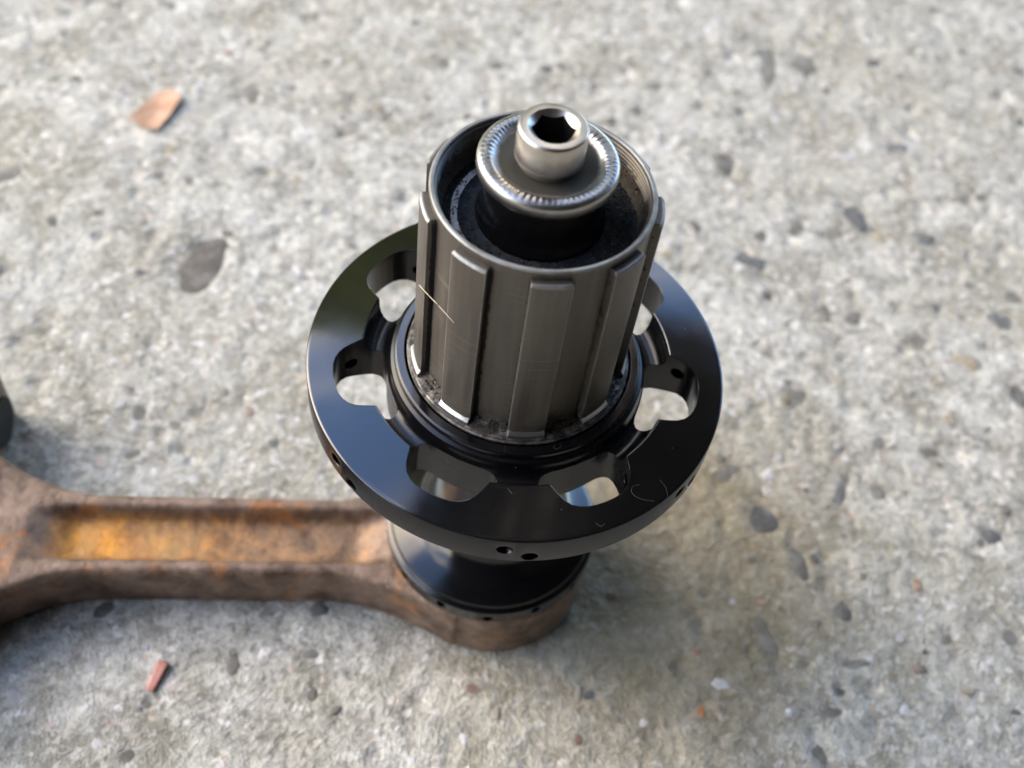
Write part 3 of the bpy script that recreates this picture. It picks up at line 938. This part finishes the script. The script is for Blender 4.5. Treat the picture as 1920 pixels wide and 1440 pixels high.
def grit_mesh(name, spots):
    """loose grains too small to pick apart, joined"""
    T = [(1, 1, 1), (1, -1, -1), (-1, 1, -1), (-1, -1, 1), (0, 0, -1.5), (1.3, .2, 0)]
    V, F = [], []
    for (x, y, z_), r_ in spots:
        e = Euler((random.uniform(0, 6), random.uniform(0, 6), random.uniform(0, 6))).to_matrix()
        o_ = len(V)
        V += [Vector((x, y, z_)) + e @ (Vector(t) * r_ * random.uniform(.6, 1.1)) for t in T[:5]]
        F += [(o_ + i_, o_ + j_, o_ + k_) for i_, j_, k_ in ((0, 1, 2), (0, 2, 3), (0, 3, 1), (1, 4, 2), (2, 4, 3), (3, 4, 1))]
    return mesh_from(name, V, F, False)
def inner_spots(n_, lo, hi):
    out = []
    for _ in range(n_):
        a = random.uniform(0, 2 * math.pi); u = random.random()
        if u < .6:
            r_ = math.sqrt(random.uniform(9.5 ** 2, 14.3 ** 2)); z_ = 33.55
        else:
            z_ = random.uniform(33.6, 35.6); r_ = 14.35 + (z_ - 33.6) * .28
        out.append(((r_ * math.cos(a), r_ * math.sin(a), z_), random.uniform(lo, hi)))
    return out
def foot_spots(n_, lo, hi):
    out = []
    for _ in range(n_):
        a = math.radians(random.choice(range(9)) * 40 - 59.4 + random.gauss(0, 6.5))
        r_ = random.uniform(15.95, 17.7); z_ = 2.3 + max(0, 17.1 - r_) * random.uniform(.3, 1.9)
        out.append(((r_ * math.cos(a), r_ * math.sin(a), z_), random.uniform(lo, hi)))
    return out
M_dgrit = mat_simple('dark_grit', (0.010, 0.008, 0.007), (0.05, 0.04, 0.03), .7)
M_pgrit = mat_simple('pale_grit', (0.20, 0.17, 0.12), (0.42, 0.37, 0.28), .7)
tag(add('dark_grit', grit_mesh('dark_grit', inner_spots(1500, .05, .16) + foot_spots(1100, .05, .17)), M_dgrit, hub), kind='stuff')
tag(add('pale_grit', grit_mesh('pale_grit', inner_spots(230, .035, .085) + foot_spots(150, .03, .08)), M_pgrit, hub), kind='stuff')

NK = 66
def knurl(a, i, r, z):
    if i in KN:
        w = math.sin(a * NK + 1.3 * math.sin(a * 5)) * (.7 + .6 * noise.noise(Vector((math.cos(a) * 6, math.sin(a) * 6, 2))))
        return r, z + KN[i] * w
    return r, z
wp = [(4.2, 42.2), (9.45, 42.17), (9.7, 42.35), (9.78, 42.6), (9.78, 43.5), (9.74, 43.85), (9.6, 44.12), (9.38, 44.30), (9.1, 44.40), (8.8, 44.42), (8.45, 44.40), (8.1, 44.36), (7.75, 44.24), (7.45, 44.0), (7.2, 43.76), (6.9, 43.66), (4.2, 43.62)]
KN = {8: .015, 9: .045, 10: .065, 11: .07, 12: .055, 13: .03}
add('end_washer', lathe('end_washer', wp, NK * 10, fn=knurl, ang=50), M_wash, hub)

ax = [(0.0001, 40), (4.2, 40), (4.2, 44.3), (4.5, 44.55), (4.76, 44.75), (4.76, 49.25), (4.68, 49.5), (4.5, 49.66), (4.2, 49.71), (0.0001, 49.71)]
def solid_axle():
    n = 128; V, F = [], []
    prof = ax[1:-1]
    for k in range(n):
        a = 2 * math.pi * k / n
        V += [(r * math.cos(a), r * math.sin(a), z) for r, z in prof]
    m = len(prof)
    for k in range(n):
        k2 = (k + 1) % n
        F += [(k * m + i, k2 * m + i, k2 * m + i + 1, k * m + i + 1) for i in range(m - 1)]
    F.append(tuple(k * m + m - 1 for k in range(n))); F.append(tuple(k * m for k in range(n))[::-1])
    return sharp(mesh_from('axle_end', V, F))
hexr = 5.0 / math.sqrt(3)
hx = prism('hex', [((hexr + .12) * math.cos(math.radians(60 * k + 8)), (hexr + .12) * math.sin(math.radians(60 * k + 8))) for k in range(6)], 44.6, 51)
def cone_cut():
    n = 64; V = [(3.85 * math.cos(2 * math.pi * k / n), 3.85 * math.sin(2 * math.pi * k / n), 50.05) for k in range(n)]
    V += [(2.45 * math.cos(2 * math.pi * k / n), 2.45 * math.sin(2 * math.pi * k / n), 48.75) for k in range(n)]
    F = [tuple(range(n)), tuple(range(n, 2 * n))[::-1]] + [(i, n + i, n + (i + 1) % n, (i + 1) % n) for i in range(n)]
    return mesh_from('csink', V, F, False)
axle_me = cut(solid_axle(), [hx, cone_cut()])
axle_me.materials.clear(); axle_me.materials.append(M_axle); axle_me.materials.append(M_socket)
for p in axle_me.polygons:
    c_ = p.center / MM
    if math.hypot(c_.x, c_.y) < 3.02 and c_.z < 49.0: p.material_index = 1
add('axle_end', axle_me, None, hub)

# ------------------------------------------------------------------ loose bits
# dry leaf fragment on the slab
lc = (-111.5, 124.5)
outl = [(-107.7, 132.2), (-106.3, 129.3), (-107.4, 122.8), (-108.8, 116.0), (-110.8, 115.9), (-113.6, 116.7), (-117.5, 118.1), (-115.9, 123.9), (-113.9, 130.6), (-110.8, 133.8)]
V, F = [], []
def leaf_z(x, y):
    d = (x + .55 * y * .35)
    return .75 + .16 * abs(d) ** 1.25 * .55 + .35 * math.sin(y * .5)
rings = 5
for s_ in (0, 1):
    V.append((0, 0, leaf_z(0, 0) - .35 * s_))
    for r in range(1, rings + 1):
        for (x, y) in outl:
            x, y = (x - lc[0]) * r / rings, (y - lc[1]) * r / rings
            V.append((x, y, leaf_z(x, y) - .35 * s_))
n_ = len(outl); per = 1 + rings * n_
for s_ in (0, 1):
    b = s_ * per
    for k in range(n_):
        k2 = (k + 1) % n_
        f = [(b, b + 1 + k, b + 1 + k2)]
        for r in range(rings - 1):
            f.append((b + 1 + r * n_ + k, b + 1 + (r + 1) * n_ + k, b + 1 + (r + 1) * n_ + k2, b + 1 + r * n_ + k2))
        F += f if s_ == 0 else [t[::-1] for t in f]
for k in range(n_):
    a, b = 1 + (rings - 1) * n_ + k, 1 + (rings - 1) * n_ + (k + 1) % n_
    F.append((a, a + per, b + per, b))
tag(add('leaf_fragment', sharp(mesh_from('leaf_fragment', V, F), 60), M_leaf, None, (lc[0], lc[1], ground_h(*lc))), 'dry orange-brown leaf fragment lying alone on the pale concrete', 'leaf')

# red chip
bm = bmesh.new(); bmesh.ops.create_cube(bm, size=1)
bmesh.ops.subdivide_edges(bm, edges=bm.edges[:], cuts=3, use_grid_fill=True)
for v in bm.verts:
    p = v.co.copy()
    v.co = Vector((p.x * 6.2 * MM, p.y * (1.9 + .5 * p.x) * MM, (p.z * .9 + .25 * math.sin(p.x * 5)) * MM)) + Vector([noise.noise(p * 4 + Vector((i * 9, 0, 0))) * .2 * MM for i in range(3)])
for f in bm.faces: f.smooth = True
me = bpy.data.meshes.new('red_chip'); bm.to_mesh(me); bm.free()
chip = add('red_chip', me, M_red, None, (-60.6, -36.7, .5 + ground_h(-60.6, -36.7)))
chip.rotation_euler = (0, 0, math.atan2(5.5, .93))
tag(chip, 'small pinkish red splinter lying on the concrete below the rod', 'splinter')

# fibres of lint
def flz(x, y): 
    r = math.hypot(x, y); return 1.42 - (r - 25.7) * .1545 + .06
FIB = [([(21.66, -21.45), (20.67, -21.9), (20.51, -22.97), (21.9, -23.75), (24.13, -23.61)], .017, 'curled pale lint fibre on the flange, lower right, hooked like a C'),
       ([(24.74, -19.83), (25.81, -20.95), (26.21, -22.45)], .016, 'short bowed lint fibre nearest the right rim of the flange'),
       ([(15.52, -29.11), (16.32, -29.47), (16.83, -29.0)], .018, 'tiny curved lint fibre near the front right rim of the flange'),
       ([(1.65, -26.17), (2.41, -26.93)], .018, 'tiny straight lint fibre on the web at the front of the flange')]
for pts, r, lab in FIB:
    P = [(x, y, flz(x, y)) for x, y in pts]
    x0, y0, z0 = P[0]
    o = add('lint_fibre', tube('lint_fibre', [(x - x0, y - y0, z - z0) for x, y, z in P], r), M_lint, None, (x0, y0, z0 + GZ))
    tag(o, lab, 'lint', 'lint fibres stuck to the hub')
P = [(7.9, -17.2), (7.75, -17.75), (8.35, -17.95), (8.85, -17.2), (8.4, -16.75)]
o = add('lint_fibre', tube('lint_fibre', [(x - 7.9, y + 17.2, .0) for x, y in P], .017), M_lint, None, (7.9, -17.2, 1.8 + GZ))
tag(o, 'looped lint fibre on the black collar at the foot of the freehub', 'lint', 'lint fibres stuck to the hub')
hp = [(-15.86, -7.10, 22.46), (-14.36, -9.86, 24.15), (-12.44, -12.16, 24.82), (-10.64, -13.80, 24.58), (-9.60, -14.56, 24.18)]
o = add('hair', tube('hair', [(x - hp[0][0], y - hp[0][1], z - hp[0][2]) for x, y, z in hp], .042), M_hair, None, (hp[0][0], hp[0][1], hp[0][2] + GZ))
tag(o, 'pale straight hair stuck slantwise across the left splines of the freehub', 'hair')
